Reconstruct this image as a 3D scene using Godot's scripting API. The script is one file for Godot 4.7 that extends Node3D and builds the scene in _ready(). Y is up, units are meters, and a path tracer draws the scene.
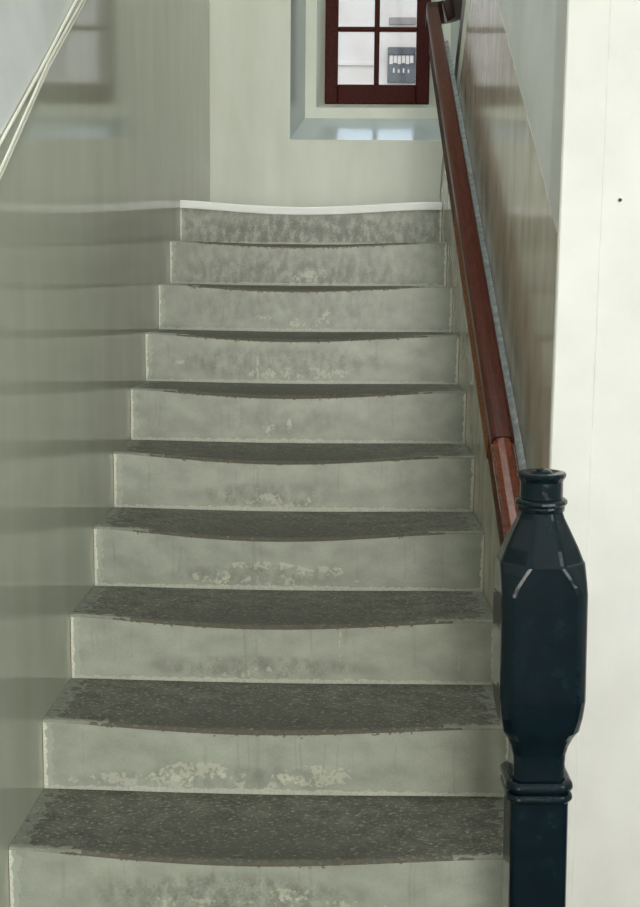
extends Node3D

# Units are metres, y up, the stair climbs towards -z. P(x, h, d): x to the right, h above eye level, d ahead of the eye.
const EYE := 1.5147
const XL := -0.70          # left wall
const XR := 0.392          # right wall
const D1 := 4.8794         # face of the top riser
const GOING := 0.29
const RISE := 0.16943
const H1 := 0.3487         # landing above the eye
const BACK := 5.97         # window wall
const NEAR_END := 2.18     # near end of the right wall
const FLOOR := -1.5147

var M := {}
var taken := {}

func P(x: float, h: float, d: float) -> Vector3:
	return Vector3(x, h + EYE, -d)

# ---------------------------------------------------------------- helpers
func numbered(called: String) -> String:
	if not taken.has(called):
		taken[called] = 0
		return called
	taken[called] += 1
	return "%s_%03d" % [called, taken[called]]

func thing(called: String, label: String, category: String, at := Vector3.ZERO, kind := "") -> Node3D:
	var o := Node3D.new()
	o.name = numbered(called)
	add_child(o)
	o.position = at
	o.set_meta("label", label)
	o.set_meta("category", category)
	if kind:
		o.set_meta("kind", kind)
	return o

func part(called: String, mesh: Mesh, material: Material, parent: Node, label := "") -> MeshInstance3D:
	var o := MeshInstance3D.new()
	o.name = called
	o.mesh = mesh
	o.material_override = material
	parent.add_child(o, true)
	if label:
		o.set_meta("label", label)
	return o

func single(called: String, mesh: Mesh, material: Material, label: String, category: String, kind := "") -> MeshInstance3D:
	var o := part(numbered(called), mesh, material, self)
	o.set_meta("label", label)
	o.set_meta("category", category)
	if kind:
		o.set_meta("kind", kind)
	return o

func start() -> SurfaceTool:
	var st := SurfaceTool.new()
	st.begin(Mesh.PRIMITIVE_TRIANGLES)
	return st

func tri(st: SurfaceTool, a: Vector3, b: Vector3, c: Vector3, towards: Vector3) -> void:
	var n := (c - a).cross(b - a)
	if n.length_squared() < 1e-16:
		return
	n = n.normalized()
	if n.dot(towards) < 0.0:
		n = -n
		var t := b
		b = c
		c = t
	for v in [a, b, c]:
		st.set_normal(n)
		st.set_uv(Vector2(v.x, v.y))
		st.add_vertex(v)

func quad(st: SurfaceTool, a: Vector3, b: Vector3, c: Vector3, d: Vector3, towards: Vector3) -> void:
	tri(st, a, b, c, towards)
	tri(st, a, c, d, towards)

# a box with a small chamfer on its edges, from corner to corner
func bx(st: SurfaceTool, lo: Vector3, hi: Vector3, e := 0.004) -> void:
	var l := Vector3(minf(lo.x, hi.x), minf(lo.y, hi.y), minf(lo.z, hi.z))
	var h := Vector3(maxf(lo.x, hi.x), maxf(lo.y, hi.y), maxf(lo.z, hi.z))
	var c := (l + h) / 2.0
	var s := (h - l) / 2.0
	e = minf(e, minf(s.x, minf(s.y, s.z)) * 0.45)
	var v := func(sx: float, sy: float, sz: float, full: int) -> Vector3:
		var q := Vector3(s.x - e, s.y - e, s.z - e)
		q[full] = s[full]
		return c + Vector3(sx * q.x, sy * q.y, sz * q.z)
	for ax in 3:
		var b1 := (ax + 1) % 3
		var b2 := (ax + 2) % 3
		for sg in [-1.0, 1.0]:
			var p := []
			for uv in [[-1, -1], [1, -1], [1, 1], [-1, 1]]:
				var k := [0.0, 0.0, 0.0]
				k[ax] = sg
				k[b1] = float(uv[0])
				k[b2] = float(uv[1])
				p.append(v.call(k[0], k[1], k[2], ax))
			var n := Vector3.ZERO
			n[ax] = sg
			quad(st, p[0], p[1], p[2], p[3], n)
	if e <= 0.0:
		return
	for ax in 3:          # chamfers along the edges parallel to ax
		var b1 := (ax + 1) % 3
		var b2 := (ax + 2) % 3
		for s1 in [-1.0, 1.0]:
			for s2 in [-1.0, 1.0]:
				var p := []
				for q in [[-1.0, b1], [1.0, b1], [1.0, b2], [-1.0, b2]]:
					var k := [0.0, 0.0, 0.0]
					k[ax] = q[0]
					k[b1] = s1
					k[b2] = s2
					p.append(v.call(k[0], k[1], k[2], q[1]))
				var n := Vector3.ZERO
				n[b1] = s1
				n[b2] = s2
				quad(st, p[0], p[1], p[2], p[3], n)
	for sx in [-1.0, 1.0]:
		for sy in [-1.0, 1.0]:
			for sz in [-1.0, 1.0]:
				tri(st, v.call(sx, sy, sz, 0), v.call(sx, sy, sz, 1), v.call(sx, sy, sz, 2), Vector3(sx, sy, sz))

func box(lo: Vector3, hi: Vector3, e := 0.004) -> ArrayMesh:
	var st := start()
	bx(st, lo, hi, e)
	return st.commit()

# a polygon of (d, h) points, extruded across x
func slab(points: Array, x0: float, x1: float) -> ArrayMesh:
	var st := start()
	var flat := PackedVector2Array(points)
	var ids := Geometry2D.triangulate_polygon(flat)
	for k in range(0, ids.size(), 3):
		for side in [[x0, -1.0], [x1, 1.0]]:
			var t := []
			for j in 3:
				var q: Vector2 = flat[ids[k + j]]
				t.append(P(side[0], q.y, q.x))
			tri(st, t[0], t[1], t[2], Vector3(side[1] * signf(x1 - x0), 0, 0))
	var turn := 1.0 if not Geometry2D.is_polygon_clockwise(flat) else -1.0
	for k in flat.size():
		var a := flat[k]
		var b := flat[(k + 1) % flat.size()]
		var n := Vector2(b.y - a.y, a.x - b.x) * turn
		quad(st, P(x0, a.y, a.x), P(x1, a.y, a.x), P(x1, b.y, b.x), P(x0, b.y, b.x), Vector3(0, n.y, -n.x))
	return st.commit()

# a closed section (across, up) swept along a path
func sweep(path: Array, section: Array, up := Vector3.UP, smooth := false) -> ArrayMesh:
	var st := start()
	var rings := []
	for i in path.size():
		var t: Vector3 = (path[mini(i + 1, path.size() - 1)] - path[maxi(i - 1, 0)]).normalized()
		var r := t.cross(up).normalized()
		var u := r.cross(t).normalized()
		var ring := []
		for q in section:
			ring.append(path[i] + r * q.x + u * q.y)
		rings.append(ring)
	var n := section.size()
	if smooth:
		st.set_smooth_group(0)
	for i in path.size() - 1:
		var mid: Vector3 = (path[i] + path[i + 1]) / 2.0
		for k in n:
			var a: Vector3 = rings[i][k]
			var b: Vector3 = rings[i][(k + 1) % n]
			var c: Vector3 = rings[i + 1][(k + 1) % n]
			var d: Vector3 = rings[i + 1][k]
			var cen := Vector3.ZERO
			for q in rings[i]:
				cen += q / n
			for q in rings[i + 1]:
				cen += q / n
			quad(st, a, b, c, d, (a + b + c + d) / 4.0 - cen / 2.0)
	for e in [0, path.size() - 1]:
		var out: Vector3 = path[0] - path[1] if e == 0 else path[-1] - path[-2]
		var cen := Vector3.ZERO
		for q in rings[e]:
			cen += q / n
		for k in n:
			tri(st, cen, rings[e][k], rings[e][(k + 1) % n], out)
	return st.commit()

func round_section(r: float, n := 12) -> Array:
	var out := []
	for k in n:
		out.append(Vector2(cos(TAU * k / n), sin(TAU * k / n)) * r)
	return out

# rings round the y axis: [y, half width, corner cut]; a cut of -1 means a circle
func loft_ring(y: float, a: float, c: float, n_arc := 3) -> Array:
	var out := []
	if c < 0.0:
		for k in 8 * n_arc:
			var w := TAU * (k - (n_arc - 1) / 2.0) / (8 * n_arc) + PI / 8
			out.append(Vector3(a * cos(w), y, a * sin(w)))
		return out
	var corners := []
	for s in [[1, 0, 0, 1], [0, 1, -1, 0], [-1, 0, 0, -1], [0, -1, 1, 0]]:
		# the side s[0..1]: from the corner cut to the next one
		var out_dir := Vector2(s[0], s[1])
		var along := Vector2(s[2], s[3])
		corners.append(out_dir * a - along * (a - c))
		corners.append(out_dir * a + along * (a - c))
	# round each of the eight corners a little
	var soft := minf(0.006, a * 0.12)
	for k in 8:
		var p: Vector2 = corners[(k + 1) % 8]
		var q0: Vector2 = corners[k]
		var q1: Vector2 = corners[(k + 2) % 8]
		var i0 := (q0 - p).normalized() * minf(soft, (q0 - p).length() * 0.45)
		var i1 := (q1 - p).normalized() * minf(soft, (q1 - p).length() * 0.45)
		out.append(Vector3(p.x + i0.x, y, p.y + i0.y))
		var m := p + (i0 + i1) * 0.25
		out.append(Vector3(m.x, y, m.y))
		out.append(Vector3(p.x + i1.x, y, p.y + i1.y))
	return out

func loft(rows: Array, soft := false) -> ArrayMesh:
	var st := start()
	var rings := []
	for r in rows:
		rings.append(loft_ring(r[0], r[1], r[2]))
	for i in rings.size() - 1:
		var n: int = rings[i].size()
		for k in n:
			var a: Vector3 = rings[i][k]
			var b: Vector3 = rings[i][(k + 1) % n]
			var c: Vector3 = rings[i + 1][(k + 1) % n]
			var d: Vector3 = rings[i + 1][k]
			var o := (a + b + c + d) / 4.0
			var rise: float = rows[i + 1][1] - rows[i][1]
			var outward := Vector3(o.x, 0, o.z).normalized()
			if absf(rows[i + 1][0] - rows[i][0]) < 1e-5:
				outward = Vector3(0, -1, 0) if (rise > 0) == (rows[-1][0] > rows[0][0]) else Vector3(0, 1, 0)
			quad(st, a, b, c, d, outward)
	for e in [0, rings.size() - 1]:
		var cen := Vector3(0, rows[e][0], 0)
		var n: int = rings[e].size()
		var other: float = rows[1][0] if e == 0 else rows[-2][0]
		for k in n:
			tri(st, cen, rings[e][k], rings[e][(k + 1) % n], Vector3(0, rows[e][0] - other + (1e-6 if e else -1e-6), 0))
	var m: ArrayMesh = st.commit()
	if soft:
		var st2 := SurfaceTool.new()
		st2.create_from(m, 0)
		st2.index()
		m = st2.commit()
	return m

# ---------------------------------------------------------------- materials
func noise(seed_: int, freq: float, octaves := 3) -> FastNoiseLite:
	var n := FastNoiseLite.new()
	n.seed = seed_
	n.noise_type = FastNoiseLite.TYPE_SIMPLEX_SMOOTH
	n.frequency = freq
	n.fractal_octaves = octaves
	return n

func noise_texture(seed_: int, freq: float, octaves: int, colors: Array = [], size := 512, tall := 1.0) -> ImageTexture:
	# a tile of noise; tall > 1 stretches it up and down into streaks
	var n := noise(seed_, freq, octaves)
	var heights := PackedFloat32Array()
	heights.resize(size * size)
	var bytes := PackedByteArray()
	bytes.resize(size * size * 3)
	var at := 0
	for j in size:
		var wj := float(j) / size
		for i in size:
			var wi := float(i) / size
			# blended over its edges so that it repeats
			var a := n.get_noise_2d(i, j / tall)
			var v := a
			if wi > 0.8 or wj > 0.8:
				var bi := smoothstep(0.8, 1.0, wi)
				var bj := smoothstep(0.8, 1.0, wj)
				v = lerpf(lerpf(a, n.get_noise_2d(i - size, j / tall), bi), lerpf(n.get_noise_2d(i, (j - size) / tall), n.get_noise_2d(i - size, (j - size) / tall), bi), bj)
			v = clampf(v * 0.9 + 0.5, 0.0, 1.0)
			heights[j * size + i] = v
			var c := Color(v, v, v)
			if colors.size():
				var f := v * (colors.size() - 1)
				var k := mini(int(f), colors.size() - 2)
				c = colors[k].lerp(colors[k + 1], f - k)
			bytes[at] = int(c.r * 255.0)
			bytes[at + 1] = int(c.g * 255.0)
			bytes[at + 2] = int(c.b * 255.0)
			at += 3
	if colors.is_empty():
		return ImageTexture.create_from_image(Image.create_from_data(size, size, false, Image.FORMAT_RF, heights.to_byte_array()))
	return ImageTexture.create_from_image(Image.create_from_data(size, size, false, Image.FORMAT_RGB8, bytes))

func rgb(r: float, g: float, b: float) -> Color:
	return Color(r / 255.0, g / 255.0, b / 255.0)

func mat(called: String, color: Color, rough: float, spec := 0.5) -> StandardMaterial3D:
	var m := StandardMaterial3D.new()
	m.resource_name = called
	m.albedo_color = color
	m.roughness = rough
	m.metallic_specular = spec
	M[called] = m
	return m

func mapped(called: String, tex: Texture2D, rough: float, scale: Vector3, bump: Texture2D = null, depth := 0.0) -> StandardMaterial3D:
	var m := mat(called, Color.WHITE, rough)
	m.albedo_texture = tex
	m.uv1_triplanar = true
	m.uv1_world_triplanar = true
	m.uv1_scale = scale
	if bump:
		m.heightmap_enabled = true
		m.heightmap_texture = bump
		m.heightmap_scale = depth
	return m

func relief(m: StandardMaterial3D, bump: Texture2D, depth: float, scale: Vector3) -> void:
	m.uv1_triplanar = true
	m.uv1_world_triplanar = true
	m.uv1_scale = scale
	m.heightmap_enabled = true
	m.heightmap_texture = bump
	m.heightmap_scale = depth

func make_materials() -> void:
	var lumps := noise_texture(11, 0.02, 3)
	var streaks := noise_texture(12, 0.025, 3, [], 512, 5.0)
	mapped("green_gloss", noise_texture(21, 0.012, 4, [rgb(165, 168, 148), rgb(169, 171, 152), rgb(173, 175, 157)], 512, 3.0), 0.085, Vector3(0.7, 0.7, 0.7), streaks, 0.015)
	M.green_gloss.metallic_specular = 0.43
	mapped("tan_gloss", noise_texture(22, 0.02, 5, [rgb(163, 152, 131), rgb(178, 168, 148), rgb(186, 177, 159), rgb(196, 189, 172)], 512, 2.6), 0.15, Vector3(0.9, 0.9, 0.9), streaks, 0.02)
	mapped("pale_wall", noise_texture(23, 0.012, 4, [rgb(217, 218, 213), rgb(224, 225, 221), rgb(229, 230, 226)]), 0.6, Vector3(0.6, 0.6, 0.6), lumps, 0.03)
	mapped("cream_wall", noise_texture(24, 0.014, 4, [rgb(218, 221, 206), rgb(224, 226, 212), rgb(229, 231, 218)], 512, 4.0), 0.36, Vector3(0.7, 0.7, 0.7), streaks, 0.02)
	mapped("white_board", noise_texture(25, 0.01, 4, [rgb(208, 207, 200), rgb(213, 212, 205), rgb(217, 216, 210)]), 0.5, Vector3(0.8, 0.8, 0.8), lumps, 0.05)
	mat("bead", rgb(222, 219, 202), 0.35)
	mat("nosing_white", rgb(244, 243, 241), 0.4)
	var m := mat("reveal_gloss", rgb(196, 205, 203), 0.16)
	mapped("mahogany", noise_texture(26, 0.03, 4, [rgb(52, 26, 20), rgb(73, 38, 29), rgb(88, 47, 35)], 512, 1.0), 0.22, Vector3(7.0, 7.0, 0.9), null)
	M.mahogany.metallic_specular = 0.24
	M.mahogany.roughness = 0.3
	mapped("apron_wood", noise_texture(36, 0.03, 4, [rgb(60, 30, 22), rgb(82, 44, 31), rgb(98, 55, 38)]), 0.6, Vector3(7.0, 7.0, 0.9))
	M.apron_wood.metallic_specular = 0.22
	mapped("old_mahogany", noise_texture(27, 0.03, 4, [rgb(82, 38, 25), rgb(110, 55, 38), rgb(130, 70, 48)], 512, 1.0), 0.2, Vector3(7.0, 7.0, 0.9), null)
	mapped("pine_edge", noise_texture(28, 0.03, 4, [rgb(104, 56, 32), rgb(130, 76, 44), rgb(146, 92, 54)], 512, 1.0), 0.6, Vector3(7.0, 7.0, 0.9), null)
	M.pine_edge.metallic_specular = 0.25
	mapped("batten_paint", noise_texture(29, 0.04, 4, [rgb(94, 100, 100), rgb(116, 122, 122), rgb(136, 141, 139), rgb(176, 178, 172)]), 0.3, Vector3(2.0, 2.0, 2.0), lumps, 0.05)
	mapped("dark_wood", noise_texture(30, 0.03, 4, [rgb(34, 20, 18), rgb(46, 27, 24), rgb(55, 33, 29)]), 0.3, Vector3(5.0, 5.0, 5.0), null)
	mapped("window_paint", noise_texture(31, 0.03, 4, [rgb(54, 17, 14), rgb(68, 23, 18), rgb(80, 30, 23)]), 0.5, Vector3(4.0, 4.0, 4.0), null)
	M.window_paint.metallic_specular = 0.25
	mapped("newel_paint", noise_texture(32, 0.012, 4, [rgb(5, 19, 25), rgb(6, 22, 29), rgb(8, 28, 35)]), 0.11, Vector3(3.0, 3.0, 3.0), lumps, 0.03)
	M.newel_paint.metallic_specular = 0.4
	m = mat("lit_glass", rgb(230, 232, 230), 0.4)
	m.emission_enabled = true
	m.emission = rgb(235, 240, 238)
	m.emission_energy_multiplier = 1.5
	m = mat("glass", Color(1, 1, 1, 0.06), 0.03)
	m.transparency = BaseMaterial3D.TRANSPARENCY_ALPHA
	mapped("facade", noise_texture(33, 0.02, 4, [rgb(196, 186, 178), rgb(205, 196, 188), rgb(210, 202, 195)]), 0.9, Vector3(0.2, 0.2, 0.2))
	mat("facade_blue", rgb(16, 28, 48), 0.5)
	mat("facade_grey", rgb(50, 56, 66), 0.5)
	mat("facade_vent", rgb(122, 112, 112), 0.7)
	mat("curtain_white", rgb(206, 198, 190), 0.8)
	mat("nail_rust", rgb(70, 58, 44), 0.6)
	mapped("hall_floor", noise_texture(34, 0.02, 4, [rgb(62, 58, 50), rgb(74, 70, 61), rgb(84, 79, 69)]), 0.6, Vector3(0.8, 0.8, 0.8))
	mapped("yard", noise_texture(35, 0.02, 4, [rgb(120, 118, 112), rgb(140, 138, 130), rgb(150, 147, 140)]), 0.9, Vector3(0.2, 0.2, 0.2))

# ---------------------------------------------------------------- the stair
func sag(u: float) -> float:            # how far feet have worn the nosing down at u across the step
	u = clampf(u, 0.0, 1.0)
	var w := pow(u, 0.92)
	return pow(sin(PI * clampf((w - 0.02) / 0.93, 0.0, 1.0)), 1.4)

# [u, v, half u, half v, density, tone]: scuffs, chips and drips that the photograph shows on each riser, v down from the nosing
var marks := {
	1: [[0.5, 0.5, 0.9, 0.95, 0.55, -1], [0.5, 0.7, 0.55, 0.42, 0.8, -1], [0.45, 0.72, 0.36, 0.3, 0.8, -1], [0.42, 0.65, 0.05, 0.12, 0.25, 1]],
	2: [[0.5, 0.5, 0.9, 0.95, 0.3, -1], [0.45, 0.7, 0.5, 0.5, 0.45, -1], [0.42, 0.75, 0.34, 0.3, 0.5, -1], [0.48, 0.82, 0.12, 0.14, 0.6, 1], [0.47, 0.86, 0.012, 0.05, 1.0, 1]],
	3: [[0.45, 0.5, 0.45, 0.55, 0.4, -1], [0.36, 0.72, 0.06, 0.05, 0.7, 1], [0.5, 0.82, 0.1, 0.12, 0.6, 1], [0.58, 0.72, 0.022, 0.22, 0.75, 1]],
	4: [[0.42, 0.6, 0.4, 0.4, 0.5, -1], [0.11, 0.6, 0.015, 0.06, 1.0, 1], [0.5, 0.82, 0.2, 0.14, 0.5, 1], [0.36, 0.7, 0.006, 0.26, 0.9, 1]],
	5: [[0.45, 0.6, 0.25, 0.3, 0.25, -1], [0.412, 0.78, 0.008, 0.2, 1.0, 1], [0.43, 0.66, 0.014, 0.05, 0.9, 1], [0.475, 0.7, 0.008, 0.14, 0.9, 1], [0.44, 0.74, 0.05, 0.04, 0.5, 1]],
	6: [[0.43, 0.75, 0.22, 0.25, 0.5, -1], [0.46, 0.84, 0.1, 0.14, 0.6, 1], [0.4, 0.6, 0.012, 0.1, 0.85, 1], [0.54, 0.85, 0.012, 0.05, 0.9, 1]],
	7: [[0.42, 0.78, 0.26, 0.2, 0.45, -1], [0.31, 0.82, 0.06, 0.13, 0.7, 1], [0.43, 0.62, 0.11, 0.07, 0.75, 1], [0.58, 0.7, 0.08, 0.09, 0.8, 1], [0.5, 0.86, 0.22, 0.1, 0.4, 1]],
	8: [[0.45, 0.78, 0.3, 0.2, 0.45, -1], [0.44, 0.85, 0.12, 0.12, 0.35, 1], [0.637, 0.42, 0.004, 0.24, 0.95, 1], [0.917, 0.5, 0.003, 0.3, 0.9, 1]],
	9: [[0.42, 0.8, 0.3, 0.2, 0.3, -1], [0.22, 0.86, 0.17, 0.12, 0.8, 1], [0.32, 0.72, 0.09, 0.16, 0.8, 1], [0.59, 0.75, 0.09, 0.16, 0.8, 1], [0.45, 0.82, 0.12, 0.16, 0.5, 1]],
	10: [[0.42, 0.6, 0.3, 0.35, 0.6, -1], [0.55, 0.55, 0.06, 0.1, 0.5, 1], [0.5, 0.75, 0.3, 0.2, 0.35, 1]],
	11: [[0.45, 0.7, 0.3, 0.3, 0.5, -1], [0.5, 0.8, 0.2, 0.15, 0.4, 1]],
}

func riser_texture(k: int) -> ImageTexture:
	var w := 768
	var h := 120
	var mottle := noise(100 + k, 0.012, 4)
	var grain := noise(200 + k, 0.16, 3)
	var chip := noise(300 + k, 0.085, 4)
	var edge := noise(400 + k, 0.05, 2)
	var smear := noise(450 + k, 0.035, 4)
	var clump := noise(470 + k, 0.022, 2)
	var rng := RandomNumberGenerator.new()
	rng.seed = 77 + k
	var drips := []
	for n in 16:
		drips.append([rng.randf_range(0.05, 0.93), rng.randf_range(0.0, 0.35), rng.randf_range(0.25, 0.75), rng.randf_range(0.0012, 0.004), rng.randf_range(0.05, 0.17)])
	var base := rgb(162, 165, 151).lerp(rgb(155, 159, 146), rng.randf())
	var pale := rgb(205, 203, 184)
	var dirt := rgb(84, 86, 76)
	var bytes := PackedByteArray()
	bytes.resize(w * h * 3)
	var at := 0
	for j in h:
		var v := (j + 0.5) / h
		for i in w:
			var u := (i + 0.5) / w
			var g := grain.get_noise_2d(i, j)
			var c := base * (1.0 + 0.10 * mottle.get_noise_2d(i, j * 1.4) + 0.035 * g)
			for d in drips:
				var off: float = absf(u - d[0] - 0.0015 * sin(v * 9.0 + d[0] * 50.0))
				if v > d[1] and v < d[1] + d[2] and off < d[3]:
					c = c.lerp(dirt, d[4] * (0.6 + 0.8 * g))
			var cn := chip.get_noise_2d(i, j) * 0.9
			for q in marks.get(k, []):
				var e: float = 1.0 - pow(absf(u - q[0]) / q[2], 2.0) - pow(absf(v - q[1]) / q[3], 2.0)
				if e <= 0.0:
					continue
				if q[5] < 0:
					var s: float = q[4] * minf(1.0, e * 1.6) * clampf(0.42 + 0.6 * g + 0.85 * smear.get_noise_2d(i, j * 0.6), 0.0, 1.0)
					c = c.lerp(dirt, s * 0.85)
				else:
					var thr: float = lerpf(0.48, -0.17, q[4]) + (1.0 - minf(1.0, e * 2.2)) * 0.35
					cn = chip.get_noise_2d(i, j) * 0.75 + clump.get_noise_2d(i, j) * 0.7
					if cn + 0.25 * g > thr:
						c = c.lerp(pale, clampf((cn + 0.25 * g - thr) * 3.5, 0.0, 0.55))
			# ridges of pale paint along the walls and the tread below
			var en := edge.get_noise_2d(i, j)
			var l := minf(u, 1.0 - u) * 1.092
			if l < 0.0075 + 0.005 * en:
				c = c.lerp(rgb(226, 223, 207), clampf(0.85 + 0.3 * g, 0.0, 1.0))
			elif u < 0.5 and l < 0.022 + 0.012 * en:
				c = c.lerp(rgb(184, 190, 176), 0.45)
			if v > 0.955 + 0.03 * en:
				c = c.lerp(rgb(200, 201, 186), 0.6 + 0.4 * g)
			# bare brown stone where the paint has worn off the nosing
			var sink := sag(u) * 0.022 / RISE
			var below := v - sink
			if below < 0.03 + 0.06 * en + 0.04 * g and sag(u) > 0.25 and k > 1:
				c = c.lerp(rgb(92, 82, 64), clampf(0.65 + g, 0.2, 0.9))
			bytes[at] = clampi(int(c.r * 255.0), 0, 255)
			bytes[at + 1] = clampi(int(c.g * 255.0), 0, 255)
			bytes[at + 2] = clampi(int(c.b * 255.0), 0, 255)
			at += 3
	return ImageTexture.create_from_image(Image.create_from_data(w, h, false, Image.FORMAT_RGB8, bytes))

func tread_texture(k: int) -> ImageTexture:
	var w := 768
	var h := 220
	var mottle := noise(500 + k, 0.02, 4)
	var grain := noise(600 + k, 0.17, 4)
	var fleck := noise(700 + k, 0.09, 3)
	var edge := noise(800 + k, 0.04, 3)
	var bytes := PackedByteArray()
	bytes.resize(w * h * 3)
	var at := 0
	for j in h:
		var t := (j + 0.5) / h
		for i in w:
			var u := (i + 0.5) / w
			var g := grain.get_noise_2d(i, j)
			var mo := mottle.get_noise_2d(i * 0.7, j * 1.2)
			var c := rgb(90, 89, 79) * (1.0 + 0.26 * mo + 0.26 * g)
			var f := fleck.get_noise_2d(i * 0.8, j * 1.4)
			if f > 0.28:
				c = c.lerp(rgb(156, 154, 139), clampf((f - 0.28) * 4.0, 0.0, 0.7))
			# paint that has strayed on to the ends of the tread, and the brown bare edge
			var en := edge.get_noise_2d(i, j)
			var l := minf(u, 1.0 - u)
			if l < 0.03 + 0.05 * en:
				c = c.lerp(rgb(146, 150, 136), 0.55)
			# feet have ground dirt into the middle of the tread
			var worn := (1.0 - pow((u - 0.47) / 0.42, 2.0)) * t
			if worn > 0.25:
				c = c.lerp(rgb(66, 66, 58), clampf((worn - 0.25) * 0.9, 0.0, 0.55) * clampf(0.75 + 1.3 * mo + 0.8 * g, 0.0, 1.0))
			if t > 0.968 + 0.05 * en and l > 0.1:
				c = c.lerp(rgb(96, 86, 68), clampf(0.6 + g, 0.2, 0.9))
			elif t > 0.9 + 0.06 * en and l <= 0.14:
				c = c.lerp(rgb(158, 160, 144), 0.6)
			bytes[at] = clampi(int(c.r * 255.0), 0, 255)
			bytes[at + 1] = clampi(int(c.g * 255.0), 0, 255)
			bytes[at + 2] = clampi(int(c.b * 255.0), 0, 255)
			at += 3
	return ImageTexture.create_from_image(Image.create_from_data(w, h, false, Image.FORMAT_RGB8, bytes))

func grid(rows: Array, st: SurfaceTool, uvs: Array) -> void:
	# rows of points; normals are smoothed afterwards
	for j in rows.size() - 1:
		for i in rows[j].size() - 1:
			for q in [[j, i], [j, i + 1], [j + 1, i + 1], [j, i], [j + 1, i + 1], [j + 1, i]]:
				st.set_uv(uvs[q[0]][q[1]])
				st.add_vertex(rows[q[0]][q[1]])

# the step's shape between the walls: tread with a worn, rounded nosing, and the riser under it
func step_meshes(depth: float, wear: float, seed_: int) -> Array:
	var nu := 56
	var rough := noise(seed_, 2.2, 3)
	var tread := start()
	var riser := start()
	tread.set_smooth_group(0)
	riser.set_smooth_group(0)
	var trows := []
	var tuv := []
	var width := XR - XL
	var nt := 14
	var na := 6
	for j in nt + na + 1:
		var row := []
		var uvr := []
		for i in nu + 1:
			var u := float(i) / nu
			var s := sag(u)
			var drop := wear * s
			var rad := 0.006 + 0.006 * s
			var x := XL + 0.001 + u * (width - 0.002)
			var nz := rough.get_noise_2d(x * 3.0, j * 0.13) * 0.0012
			if j <= nt:
				var t := float(j) / nt
				var z := lerpf(-depth, -rad, t)
				row.append(Vector3(x, -drop * (0.25 + 0.75 * smoothstep(0.1, 1.0, t)) + nz * (1.0 if j else 0.0), z))
				uvr.append(Vector2(u, t * 0.93))
			else:
				var a := PI / 2 * (j - nt) / na
				row.append(Vector3(x, -drop - rad + rad * cos(a) + nz * (1.0 - float(j - nt) / na), -rad + rad * sin(a)))
				uvr.append(Vector2(u, 0.93 + 0.07 * (j - nt) / na))
		trows.append(row)
		tuv.append(uvr)
	grid(trows, tread, tuv)
	tread.generate_normals()
	var rrows := []
	var ruv := []
	for j in 9:
		var row := []
		var uvr := []
		for i in nu + 1:
			var u := float(i) / nu
			var s := sag(u)
			var top := -wear * s - 0.006 - 0.006 * s
			var y := lerpf(top, -RISE - 0.012, j / 8.0)
			row.append(Vector3(XL + 0.001 + u * (width - 0.002), y, rough.get_noise_2d(u * 3.0, y * 9.0) * 0.0016 * sin(PI * j / 8.0)))
			uvr.append(Vector2(u, -y / RISE))
		rrows.append(row)
		ruv.append(uvr)
	grid(rrows, riser, ruv)
	# the stone's back, underside and ends, hidden in the masonry
	riser.generate_normals()
	return [tread.commit(), riser.commit()]

func build_stair() -> void:
	var stair := thing("staircase", "worn stone staircase with grey-green painted risers between two gloss-painted walls", "staircase", P(0, FLOOR, 0))
	for k in range(1, 12):
		var step := Node3D.new()
		step.name = "step"
		stair.add_child(step, true)
		step.position = Vector3(0, H1 - (k - 1) * RISE - FLOOR, -(D1 - (k - 1) * GOING))
		var wear: float = {1: 0.024, 2: 0.013, 3: 0.015, 4: 0.017, 5: 0.018, 6: 0.02, 7: 0.024, 8: 0.02, 9: 0.017, 10: 0.02}.get(k, 0.02)
		var both := step_meshes(GOING if k > 1 else 0.30, wear, 900 + k)
		var rm := mat("riser_paint_%d" % k, Color.WHITE, 0.38)
		rm.albedo_texture = riser_texture(k)
		rm.texture_repeat = false
		var tm := mat("tread_stone_%d" % k, Color.WHITE, 0.72)
		tm.albedo_texture = tread_texture(k)
		tm.texture_repeat = false
		part("tread", both[0], tm, step)
		part("riser", both[1], rm, step)
	# white painted nosing along the top step
	var st := start()
	st.set_smooth_group(0)
	var rows := []
	var uvs := []
	for j in 9:
		var row := []
		var uvr := []
		for i in 57:
			var u := i / 56.0
			var s := sag(u)
			var x := XL + 0.001 + u * (XR - XL - 0.002)
			var top := 0.006 - 0.024 * s
			var q: Vector2 = [Vector2(-0.06, 0.001), Vector2(-0.004, 0.001), Vector2(0.001, -0.0005), Vector2(0.0035, -0.003), Vector2(0.0045, -0.006), Vector2(0.006, -0.0185), Vector2(0.007, -0.030), Vector2(0.0068, -0.0315), Vector2(-0.004, -0.032)][j]
			row.append(Vector3(x, top + q.y, q.x))
			uvr.append(Vector2(u, j / 8.0))
		rows.append(row)
		uvs.append(uvr)
	grid(rows, st, uvs)
	st.generate_normals()
	var strip := part("nosing_strip", st.commit(), M.nosing_white, stair, "white painted nosing along the top step")
	strip.position = Vector3(0, H1 - FLOOR, -D1)

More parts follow.
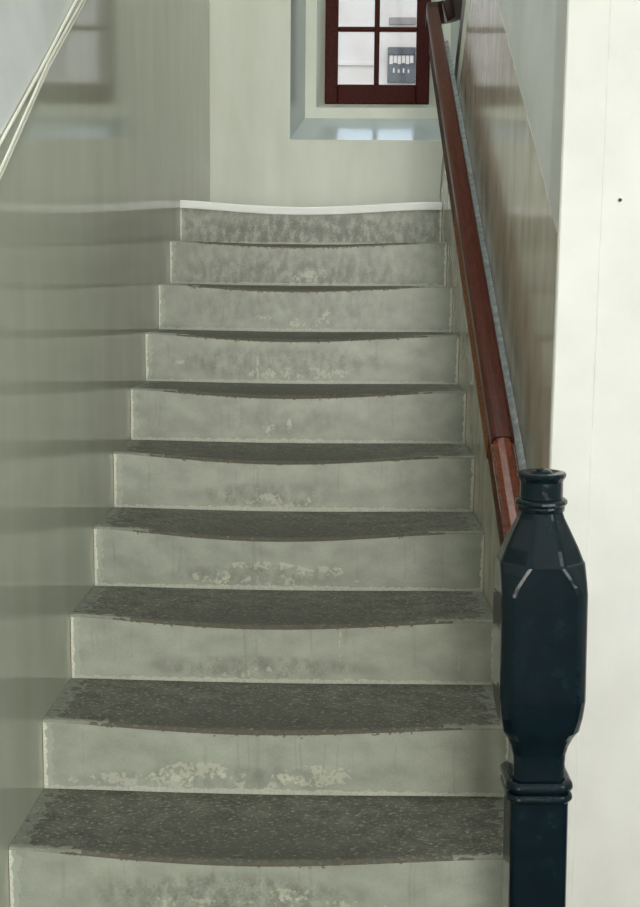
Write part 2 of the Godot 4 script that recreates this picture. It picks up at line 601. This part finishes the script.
func build_upper_flight() -> void:
	var st := start()
	bx(st, P(XL, H1 - 0.2, D1 + 0.305), P(XR + 0.1, H1, BACK), 0.0)
	bx(st, P(XR + 0.1, H1 - 0.2, D1 + 0.105), P(1.9, H1, BACK), 0.0)
	single("floor", st.commit(), M.hall_floor, "stone floor of the landing under the window", "landing", "structure")
	# the next flight climbs back over the hall, behind the right wall
	var flight := thing("staircase", "upper stone flight rising from the landing behind the raking wall", "staircase", P(0, H1, D1 + 0.1))
	for k in 8:
		part("step", box(Vector3(XR + 0.13, RISE * k - (0.12 if k else 0.0), GOING * k), Vector3(1.895, RISE * (k + 1), GOING * (k + 1) + 0.02), 0.006), M.hall_floor, flight)

# ---------------------------------------------------------------- the handrail and the newel
func rail_point(x: float, d: float, down := 0.0) -> Vector3:
	return P(x, RISE / GOING * d - 1.75 - down, d)

func build_rail() -> void:
	var rail := thing("handrail", "polished red-brown wooden handrail fixed along the right wall", "handrail", Vector3.ZERO)
	var cx := 0.341
	var hw := 0.025
	var full := 0.032
	# across, up: a flat-topped rail with eased upper edges and a moulded lower edge
	var section := [Vector2(-hw, -0.010), Vector2(-hw + 0.004, -0.004), Vector2(-hw + 0.010, -0.001), Vector2(0, 0), Vector2(hw - 0.010, -0.001), Vector2(hw - 0.004, -0.004), Vector2(hw, -0.010), Vector2(hw, -full), Vector2(-hw, -full)]
	part("upper_length", sweep([rail_point(cx, 2.46), rail_point(cx, 3.3), rail_point(cx, 4.97)], section), M.mahogany, rail)
	var rounder := [Vector2(-hw, -0.024), Vector2(-hw + 0.004, -0.013), Vector2(-hw + 0.012, -0.005), Vector2(0, -0.001), Vector2(hw - 0.012, -0.005), Vector2(hw - 0.004, -0.013), Vector2(hw, -0.024), Vector2(hw, -full), Vector2(-hw, -full)]
	part("lower_length", sweep([rail_point(cx - 0.006, 1.92), rail_point(cx, 2.2), rail_point(cx, 2.46)], rounder), M.old_mahogany, rail)
	# paler apron board under the rail's side, cut off square at the joint
	var apron := [Vector2(-hw + 0.001, -full - 0.066), Vector2(-hw + 0.001, -full + 0.003), Vector2(hw, -full + 0.003), Vector2(hw, -full - 0.066)]
	part("apron_board", sweep([rail_point(cx, 2.50), rail_point(cx, 3.45)], apron), M.pine_edge, rail, "paler orange-brown board under the rail")
	part("upper_apron", sweep([rail_point(cx, 3.45), rail_point(cx, 4.75)], apron), M.apron_wood, rail)
	part("lower_apron", sweep([rail_point(cx + 0.002, 1.95), rail_point(cx + 0.003, 2.5)], apron), M.apron_wood, rail)
	# grey-painted batten that carries the rail on the wall
	part("batten", sweep([rail_point(0.378, 2.2, 0.085), rail_point(0.378, 4.78, 0.085)], [Vector2(-0.013, -0.03), Vector2(-0.013, 0.012), Vector2(-0.004, 0.018), Vector2(0.013, 0.024), Vector2(0.013, -0.03)]), M.batten_paint, rail, "grey painted batten behind the rail")
	# level piece that carries the rail over the wall's end to the next flight
	var turn := [rail_point(cx, 4.95)]
	for n in 9:
		var a := PI * n / 8.0 * 0.85
		turn.append(P(cx + 0.055 * (1.0 - cos(a)), 1.178 + 0.004 * n, 4.995 + 0.055 * sin(a)))
	var st := [Vector2(-hw, -0.010), Vector2(-hw + 0.006, -0.002), Vector2(hw - 0.006, -0.002), Vector2(hw, -0.010), Vector2(hw, -0.09), Vector2(-hw, -0.09)]
	part("turn_piece", sweep(turn, st), M.dark_wood, rail, "dark turn of the handrail at the landing")

func build_newel() -> void:
	var newel := thing("newel_post", "dark blue-green gloss painted newel post with octagonal shoulders at the stair foot", "newel post", P(0.3415, FLOOR, 1.85))
	newel.rotation.z = deg_to_rad(1.0)
	var y := func(h: float) -> float: return h - FLOOR
	var oct := 0.586
	part("base", loft([[0.0, 0.062, 0.012], [0.16, 0.062, 0.012], [0.185, 0.056, 0.011], [0.2, 0.0480, 0.007]]), M.newel_paint, newel)
	part("shaft", loft([[0.19, 0.0480, 0.007], [y.call(-0.838), 0.0480, 0.007]]), M.newel_paint, newel)
	var rings := []
	for k in 9:                     # two soft rolls
		var a := PI * k / 8.0
		rings.append([y.call(-0.8405 + 0.018 * (1 - cos(a)) / 2.0), 0.048 + 0.007 * sin(a), 0.015])
	for k in range(1, 9):
		var a := PI * k / 8.0
		rings.append([y.call(-0.8225 + 0.020 * (1 - cos(a)) / 2.0), 0.048 + 0.0075 * sin(a), 0.015])
	part("collar", loft(rings), M.newel_paint, newel)
	part("neck", loft([[y.call(-0.803), 0.0435, 0.010], [y.call(-0.775), 0.0425, 0.010], [y.call(-0.76), 0.0435, 0.011], [y.call(-0.745), 0.0475, 0.013], [y.call(-0.730), 0.054, 0.016], [y.call(-0.719), 0.0605, 0.019], [y.call(-0.716), 0.0615, 0.018]]), M.newel_paint, newel)
	part("body", loft([[y.call(-0.716), 0.0620, 0.017], [y.call(-0.690), 0.0665, 0.015], [y.call(-0.66), 0.0695, 0.014], [y.call(-0.484), 0.0692, 0.014], [y.call(-0.468), 0.0690, 0.020], [y.call(-0.450), 0.0688, 0.031], [y.call(-0.437), 0.0686, 0.0395], [y.call(-0.434), 0.0665, oct * 0.0665], [y.call(-0.412), 0.0580, oct * 0.0570], [y.call(-0.385), 0.0455, oct * 0.0455], [y.call(-0.366), 0.0365, oct * 0.0365], [y.call(-0.356), 0.0335, oct * 0.0335]]), M.newel_paint, newel)
	part("ring", loft([[y.call(-0.357), 0.034, -1.0], [y.call(-0.355), 0.0375, -1.0], [y.call(-0.350), 0.0385, -1.0], [y.call(-0.3465), 0.0375, -1.0], [y.call(-0.3455), 0.040, -1.0], [y.call(-0.342), 0.0425, -1.0], [y.call(-0.338), 0.0420, -1.0], [y.call(-0.335), 0.0385, -1.0], [y.call(-0.334), 0.0348, -1.0]], true), M.newel_paint, newel)
	part("cap", loft([[y.call(-0.335), 0.0348, -1.0], [y.call(-0.307), 0.0345, -1.0], [y.call(-0.303), 0.0365, -1.0], [y.call(-0.299), 0.0392, -1.0], [y.call(-0.295), 0.0395, -1.0], [y.call(-0.2925), 0.0375, -1.0], [y.call(-0.292), 0.030, -1.0], [y.call(-0.2935), 0.018, -1.0], [y.call(-0.290), 0.015, -1.0], [y.call(-0.2875), 0.010, -1.0], [y.call(-0.2865), 0.003, -1.0]], true), M.newel_paint, newel)

# ---------------------------------------------------------------- the room
func ring_loft(rects: Array, st: SurfaceTool) -> void:
	# rectangles [x0, x1, h0, h1, d] joined one to the next: the jambs of an opening
	for k in rects.size() - 1:
		var a: Array = rects[k]
		var b: Array = rects[k + 1]
		var corner := func(r: Array, n: int) -> Vector3: return P(r[[0, 1, 1, 0][n]], r[[2, 2, 3, 3][n]], r[4])
		for n in 4:
			var m := (n + 1) % 4
			var inward: Vector3 = [Vector3(0, 1, 0), Vector3(-1, 0, 0), Vector3(0, -1, 0), Vector3(1, 0, 0)][n]
			var facing := inward + Vector3(0, 0, 0.35)
			if absf(a[4] - b[4]) < 1e-5:
				facing = Vector3(0, 0, 1)
			quad(st, corner.call(a, n), corner.call(a, m), corner.call(b, m), corner.call(b, n), facing)

func build_shell() -> void:
	var top := 5.2 - EYE
	var hall_top := 3.3 - EYE
	single("floor", box(P(-1.1, FLOOR - 0.2, -9.4), P(2.2, FLOOR, 6.6), 0.0), M.hall_floor, "grey stone floor of the hall at the stair foot", "floor", "structure")
	single("ceiling", box(P(-1.1, hall_top, -9.4), P(2.2, hall_top + 0.2, 2.25), 0.0), M.pale_wall, "white plaster ceiling of the hall", "ceiling", "structure")
	single("ceiling", box(P(-1.1, top, 2.3), P(2.2, top + 0.2, 6.6), 0.0), M.dark_wood, "dark boarded ceiling high over the landing", "ceiling", "structure")
	# left wall: pale plaster, with the gloss dado standing a little proud of it
	var wl := thing("wall_left", "long left wall, gloss grey-green below a raking moulding and pale above", "wall", P(XL, FLOOR, 2.0), "structure")
	var off := -wl.position
	var o := part("plaster", box(P(XL - 0.003, FLOOR, -9.4), P(XL - 0.35, top, 6.6), 0.0), M.pale_wall, wl)
	o.position = off
	o = part("dado", slab([Vector2(-9.05, FLOOR), Vector2(-9.05, -0.05), Vector2(1.95, -0.05), Vector2(2.377, 0.265), Vector2(2.72, 0.50), Vector2(3.10, 0.732), Vector2(4.88, 1.80), Vector2(BACK, 1.80), Vector2(BACK, FLOOR)], XL - 0.003, XL), M.green_gloss, wl, "gloss grey-green painted dado")
	o.position = off
	# the raking moulding over the left dado
	var trim := thing("trim_1", "cream double-beaded moulding raking up the left wall", "moulding", Vector3.ZERO, "structure")
	var upper := [Vector2(-9.0, 0.0), Vector2(1.9, 0.0), Vector2(2.3806, 0.2997), Vector2(2.6824, 0.4855), Vector2(3.0419, 0.7176), Vector2(4.88, 1.86), Vector2(BACK, 1.86)]
	var lower := [Vector2(-9.0, -0.08), Vector2(1.9, -0.08), Vector2(2.3735, 0.2360), Vector2(2.7448, 0.4990), Vector2(3.1572, 0.7500), Vector2(4.88, 1.78), Vector2(BACK, 1.78)]
	var band := upper.duplicate()
	for k in lower.size():
		band.append(lower[lower.size() - 1 - k])
	part("band", slab(band, XL - 0.001, XL + 0.005), M.green_gloss, trim)
	for line in [[upper, 0.0, 0.0035], [lower, 0.014, 0.0045], [lower, 0.0, 0.0035]]:
		var path := []
		for q in line[0]:
			path.append(P(XL + 0.004, q.y + line[1], q.x))
		part("bead", sweep(path, round_section(line[2], 8), Vector3.RIGHT), M.bead, trim)
	# right wall: it stops at the hall and is cut to a rake at the landing
	var wr := thing("wall_right", "right wall with worn tan gloss dado below a raking paint line and pale plaster above", "wall", P(XR, FLOOR, 3.2), "structure")
	off = -wr.position
	var rake := [Vector2(NEAR_END + 0.03, 2.41), Vector2(3.2, 1.66), Vector2(3.80, 1.215), Vector2(4.12, 0.977), Vector2(4.356, 0.789), Vector2(4.50, 0.69), Vector2(4.80, 0.54), Vector2(4.93, 0.44), Vector2(4.98, 0.35)]
	var body := [Vector2(4.98, FLOOR), Vector2(NEAR_END + 0.03, FLOOR)]
	body.append_array(rake)
	o = part("plaster", slab(body, XR + 0.003, XR + 0.125), M.cream_wall, wr)
	o.position = off
	o = part("dado", slab([Vector2(NEAR_END, FLOOR), Vector2(NEAR_END, 0.092), Vector2(2.6033, 0.367), Vector2(3.2236, 0.7648), Vector2(3.70, 1.073), Vector2(3.74, 1.090), Vector2(3.92, 0.955), Vector2(4.16, 0.775), Vector2(4.44, 0.63), Vector2(4.79, 0.51), Vector2(4.91, 0.42), Vector2(4.955, 0.34), Vector2(4.955, FLOOR)], XR, XR + 0.004), M.tan_gloss, wr, "worn tan gloss painted dado")
	o.position = off
	o = part("upper_paint", slab([Vector2(NEAR_END, 0.092), Vector2(2.6033, 0.367), Vector2(3.2236, 0.7648), Vector2(3.70, 1.073), Vector2(3.70, 1.13), Vector2(3.2, 1.50), Vector2(NEAR_END, 2.39)], XR + 0.001, XR + 0.004), M.pale_wall, wr)
	o.position = off
	var cap := []
	for q in rake:
		cap.append(P(XR + 0.064, q.y + 0.014, q.x + 0.02))
	cap.append(P(XR + 0.064, H1, 5.0))
	o = part("cap", sweep(cap, [Vector2(-0.06, -0.016), Vector2(-0.06, 0.085), Vector2(-0.054, 0.092), Vector2(-0.02, 0.092), Vector2(-0.014, 0.085), Vector2(-0.014, -0.016)]), M.dark_wood, wr, "dark wooden capping on the raking edge")
	o.position = off
	# the white wall that faces the hall beside the stair
	var wf := thing("wall_front", "bright white wall facing the hall behind the newel post", "wall", P(1.0, FLOOR, NEAR_END), "structure")
	off = -wf.position
	o = part("plaster", box(P(XR + 0.001, FLOOR, NEAR_END), P(2.2, top, NEAR_END + 0.12), 0.0), M.white_board, wf)
	o.position = off
	o = part("casing_board", box(P(XR - 0.001, FLOOR, NEAR_END - 0.007), P(0.4695, hall_top, NEAR_END + 0.01), 0.003), M.white_board, wf)
	o.position = off
	o = part("nail", loft([[0.0, 0.0035, -1.0], [0.003, 0.003, -1.0], [0.004, 0.001, -1.0]]), M.nail_rust, wf)
	o.transform = Transform3D(Basis(Vector3.RIGHT, PI / 2), P(0.5025, 0.165, NEAR_END) + off)
	single("wall_bulkhead", box(P(XL - 0.1, hall_top - 0.001, NEAR_END + 0.001), P(XR, top, NEAR_END + 0.15), 0.0), M.pale_wall, "plaster bulkhead between the hall ceiling and the stairwell", "wall", "structure")
	var st := start()
	bx(st, P(1.9, FLOOR, -9.4), P(2.2, top, -2.2), 0.0)
	bx(st, P(1.9, FLOOR, 1.2), P(2.2, top, 6.6), 0.0)
	bx(st, P(1.9, FLOOR, -2.2), P(2.2, FLOOR + 0.9, 1.2), 0.0)
	bx(st, P(1.9, FLOOR + 2.9, -2.2), P(2.2, top, 1.2), 0.0)
	single("wall_side", st.commit(), M.pale_wall, "pale plaster wall on the far side of the hall, with a wide window", "wall", "structure")
	var hw := thing("window_2", "wide white-framed hall window beside the stair foot", "window", P(1.95, FLOOR + 0.9, -0.5), "structure")
	var o2: MeshInstance3D
	for q in [[-2.2, -2.12, 0.9, 2.9], [1.12, 1.2, 0.9, 2.9], [-2.12, 1.12, 0.9, 0.98], [-2.12, 1.12, 2.82, 2.9], [-0.54, -0.46, 0.98, 2.82]]:
		o2 = part("frame", box(P(2.05, FLOOR + q[2], q[0]), P(2.11, FLOOR + q[3], q[1]), 0.005), M.white_board, hw)
		o2.position = -hw.position
	for q in [[-2.12, -0.54], [-0.46, 1.12]]:
		o2 = part("pane", box(P(2.078, FLOOR + 0.98, q[0]), P(2.082, FLOOR + 2.82, q[1]), 0.0), M.glass, hw)
		o2.position = -hw.position
	# the wall behind the camera, with the doorway that lets the daylight in
	var rear := thing("wall_rear", "pale plaster wall with the entrance doorway at the hall's far end", "wall", P(0.6, FLOOR, -9.2), "structure")
	off = -rear.position
	st = start()
	bx(st, P(XL - 0.1, FLOOR, -9.0), P(-0.6, hall_top, -9.35), 0.0)
	bx(st, P(1.2, FLOOR, -9.0), P(1.95, hall_top, -9.35), 0.0)
	bx(st, P(-0.6, FLOOR + 2.6, -9.0), P(1.2, hall_top, -9.35), 0.0)
	o = part("plaster", st.commit(), M.pale_wall, rear)
	o.position = off
	var door := thing("door_1", "open entrance doorway with white painted casing", "doorway", P(0.5, FLOOR, -9.0), "structure")
	off = -door.position
	for q in [[-0.69, -0.6, FLOOR, FLOOR + 2.7], [1.2, 1.3, FLOOR, FLOOR + 2.7], [-0.6, 1.2, FLOOR + 2.6, FLOOR + 2.7]]:
		o = part("casing", box(P(q[0], q[2], -8.97), P(q[1], q[3], -9.0), 0.005), M.white_board, door)
		o.position = off

func build_ceiling_light() -> void:
	var t := thing("ceiling_light", "glazed light panel in a white frame in the ceiling over the stair", "ceiling light", P(-0.15, 5.2 - EYE, 3.1))
	for q in [[-0.52, -0.46, -0.72, 0.72], [0.46, 0.52, -0.72, 0.72], [-0.46, 0.46, -0.72, -0.66], [-0.46, 0.46, 0.66, 0.72]]:
		part("frame", box(Vector3(q[0], -0.06, q[2]), Vector3(q[1], 0.0, q[3]), 0.006), M.white_board, t)
	part("diffuser", box(Vector3(-0.46, -0.05, -0.66), Vector3(0.46, -0.03, 0.66), 0.0), M.lit_glass, t)

func build_window() -> void:
	var top := 5.2 - EYE
	var g0 := 1.0737
	var gh := 0.2740
	var bar := 0.0229
	var f_top := g0 + 3 * gh + 2 * bar + 0.09
	var outer := [-0.2954, 0.585, 0.7389, f_top + 0.22, BACK]
	var splay := [-0.2307, 0.5266, 0.8842, f_top + 0.10, 6.25]
	var flat := [-0.1732, 0.4693, 0.9381, f_top + 0.05, 6.25]
	var inner := [-0.1301, 0.4261, 0.9716, f_top, 6.35]
	# the wall itself: its face round the opening, and its back
	var st := start()
	ring_loft([[XL - 0.1, 1.95, FLOOR, top, BACK], outer], st)
	bx(st, P(XL - 0.1, FLOOR, 6.36), P(inner[0], top, 6.6), 0.0)
	bx(st, P(inner[1], FLOOR, 6.36), P(1.95, top, 6.6), 0.0)
	bx(st, P(inner[0], FLOOR, 6.36), P(inner[1], inner[2], 6.6), 0.0)
	bx(st, P(inner[0], inner[3], 6.36), P(inner[1], top, 6.6), 0.0)
	single("wall_back", st.commit(), M.cream_wall, "cream plaster wall of the landing with a small window set in it", "wall", "structure")
	var win := thing("window_1", "small red-brown casement window in a splayed pale reveal over the landing", "window", Vector3.ZERO, "structure")
	st = start()
	ring_loft([outer, splay], st)
	part("splayed_reveal", st.commit(), M.reveal_gloss, win, "pale blue-grey gloss painted splay")
	st = start()
	ring_loft([splay, flat], st)
	part("inner_border", st.commit(), M.cream_wall, win)
	st = start()
	ring_loft([flat, inner, [inner[0], inner[1], inner[2], inner[3], 6.6]], st)
	part("inner_reveal", st.commit(), M.cream_wall, win)
	# the casement
	var x0: float = inner[0]
	var x1: float = inner[1]
	var gl := -0.0607
	var gr := 0.3539
	var gt := g0 + 3 * gh + 2 * bar
	for q in [[x0, gl, inner[2], f_top], [gr, x1, inner[2], f_top]]:
		part("stile", box(P(q[0], q[2], 6.345), P(q[1], q[3], 6.395), 0.006), M.window_paint, win)
	part("bottom_rail", box(P(gl - 0.002, inner[2], 6.346), P(gr + 0.002, g0, 6.395), 0.006), M.window_paint, win)
	part("top_rail", box(P(gl - 0.002, gt, 6.346), P(gr + 0.002, f_top, 6.395), 0.006), M.window_paint, win)
	part("muntin", box(P(0.1309, g0 - 0.002, 6.353), P(0.1582, gt + 0.002, 6.388), 0.005), M.window_paint, win)
	for k in 2:
		var h := g0 + (k + 1) * gh + k * bar
		part("muntin", box(P(gl - 0.002, h, 6.354), P(gr + 0.002, h + bar, 6.387), 0.005), M.window_paint, win)
	for k in 3:
		for q in [[gl, 0.1309], [0.1582, gr]]:
			var h := g0 + k * (gh + bar)
			part("pane", box(P(q[0] + 0.001, h + 0.001, 6.369), P(q[1] - 0.001, h + gh - 0.001, 6.372), 0.0), M.glass, win)

func build_outside() -> void:
	single("ground", box(P(-30, FLOOR - 0.5, -40), P(30, FLOOR - 0.22, 40), 0.0), M.yard, "grey paved ground outside the house", "ground", "structure")
	single("wall_upper", box(P(-9, 5.4 - EYE, -9.4), P(9, 12.5, 6.6), 0.0), M.facade, "upper storeys of the house over the stairwell", "wall", "structure")
	# across the yard; k shrinks sizes read at 22 m to where the building stands
	var far := 14.0
	var k := far / 22.0
	var b := thing("building", "cream rendered building seen through the window, with one small dark window", "building", P(0.9 * k, FLOOR - 0.22, far))
	var off := -b.position
	var at := func(x0: float, h0: float, x1: float, h1: float, proud: float, back := 0.0) -> ArrayMesh:
		return box(P(x0 * k, h0 * k, far - proud), P(x1 * k, h1 * k, far - back), minf(proud * 0.3, 0.008))
	var o := part("wall", box(P(-9, FLOOR - 0.22, far), P(9, 8.0, far + 2.0), 0.02), M.facade, b)
	o.position = off
	o = part("string_course", at.call(-7, 4.05, 0.45, 4.12, 0.02), M.facade, b)
	o.position = off
	o = part("vent", at.call(0.715, 4.77, 1.21, 4.90, 0.04), M.facade_vent, b, "grey ventilation slot")
	o.position = off
	var w := Node3D.new()
	w.name = "window"
	b.add_child(w)
	w.position = off
	part("surround", at.call(0.70, 3.74, 1.215, 4.375, 0.03), M.facade_grey, w)
	part("blind", at.call(0.705, 4.235, 1.21, 4.372, 0.05, 0.03), M.facade_blue, w, "dark blue blind")
	for n in 6:
		part("curtain_fold", at.call(0.735 + n * 0.075, 4.075 + 0.02 * (n % 2), 0.795 + n * 0.075, 4.225, 0.04, 0.029), M.curtain_white, w)
	for n in 4:
		part("jar", at.call(0.80 + n * 0.09, 3.92, 0.83 + n * 0.09, 4.0 - 0.02 * (n % 2), 0.04, 0.029), M.curtain_white, w)

# ---------------------------------------------------------------- light and camera first
func _ready() -> void:
	var cam := Camera3D.new()
	cam.name = "camera"
	cam.fov = rad_to_deg(2.0 * atan(453.5 / 1150.0))
	cam.near = 0.05
	cam.far = 200.0
	cam.position = Vector3(0, EYE, 0)
	cam.basis = Basis(Vector3.UP, deg_to_rad(1.2376)) * Basis(Vector3.RIGHT, deg_to_rad(-8.209)) * Basis(Vector3.BACK, deg_to_rad(0.538))
	add_child(cam)
	cam.current = true

	var env := Environment.new()
	env.background_mode = Environment.BG_SKY
	var sky := Sky.new()
	var sm := ProceduralSkyMaterial.new()
	sm.sky_top_color = Color(0.72, 0.78, 0.85)
	sm.sky_horizon_color = Color(0.86, 0.87, 0.88)
	sm.ground_bottom_color = Color(0.42, 0.41, 0.39)
	sm.ground_horizon_color = Color(0.6, 0.6, 0.58)
	sm.sky_energy_multiplier = 1.0
	sky.sky_material = sm
	env.sky = sky
	env.background_energy_multiplier = 6.0
	env.tonemap_mode = Environment.TONE_MAPPER_LINEAR
	env.tonemap_exposure = 0.96
	env.sdfgi_enabled = true
	env.ssao_enabled = true
	env.ssil_enabled = true
	var we := WorldEnvironment.new()
	we.name = "environment"
	we.environment = env
	add_child(we)

	# daylight that comes in by the entrance doorway behind the camera
	var day := AreaLight3D.new()
	day.name = "doorway_daylight"
	day.area_size = Vector2(1.7, 2.5)
	day.position = P(0.3, FLOOR + 1.3, -8.96)
	day.light_color = Color(1.0, 0.99, 0.95)
	day.light_energy = 43.0
	day.area_range = 30.0
	day.shadow_enabled = true
	add_child(day)

	# daylight that comes in by the hall window on the right
	var side := AreaLight3D.new()
	side.name = "hall_window_daylight"
	side.area_size = Vector2(3.2, 1.8)
	side.position = P(1.89, FLOOR + 1.9, -0.5)
	side.rotation.y = PI / 2
	side.light_color = Color(0.96, 0.99, 1.0)
	side.light_energy = 5.8
	side.area_range = 30.0
	side.shadow_enabled = true
	add_child(side)

	# light of the glazed panel in the stairwell ceiling, just under its glass
	var lay := AreaLight3D.new()
	lay.name = "ceiling_panel_daylight"
	lay.area_size = Vector2(0.9, 1.3)
	lay.position = P(-0.15, 5.2 - EYE - 0.07, 3.1)
	lay.rotation.x = -PI / 2
	lay.light_color = Color(0.97, 1.0, 0.99)
	lay.light_energy = 4.7
	lay.area_range = 30.0
	lay.shadow_enabled = true
	add_child(lay)

	make_materials()
	build_shell()
	build_ceiling_light()
	build_window()
	build_stair()
	build_upper_flight()
	build_rail()
	build_newel()
	build_outside()
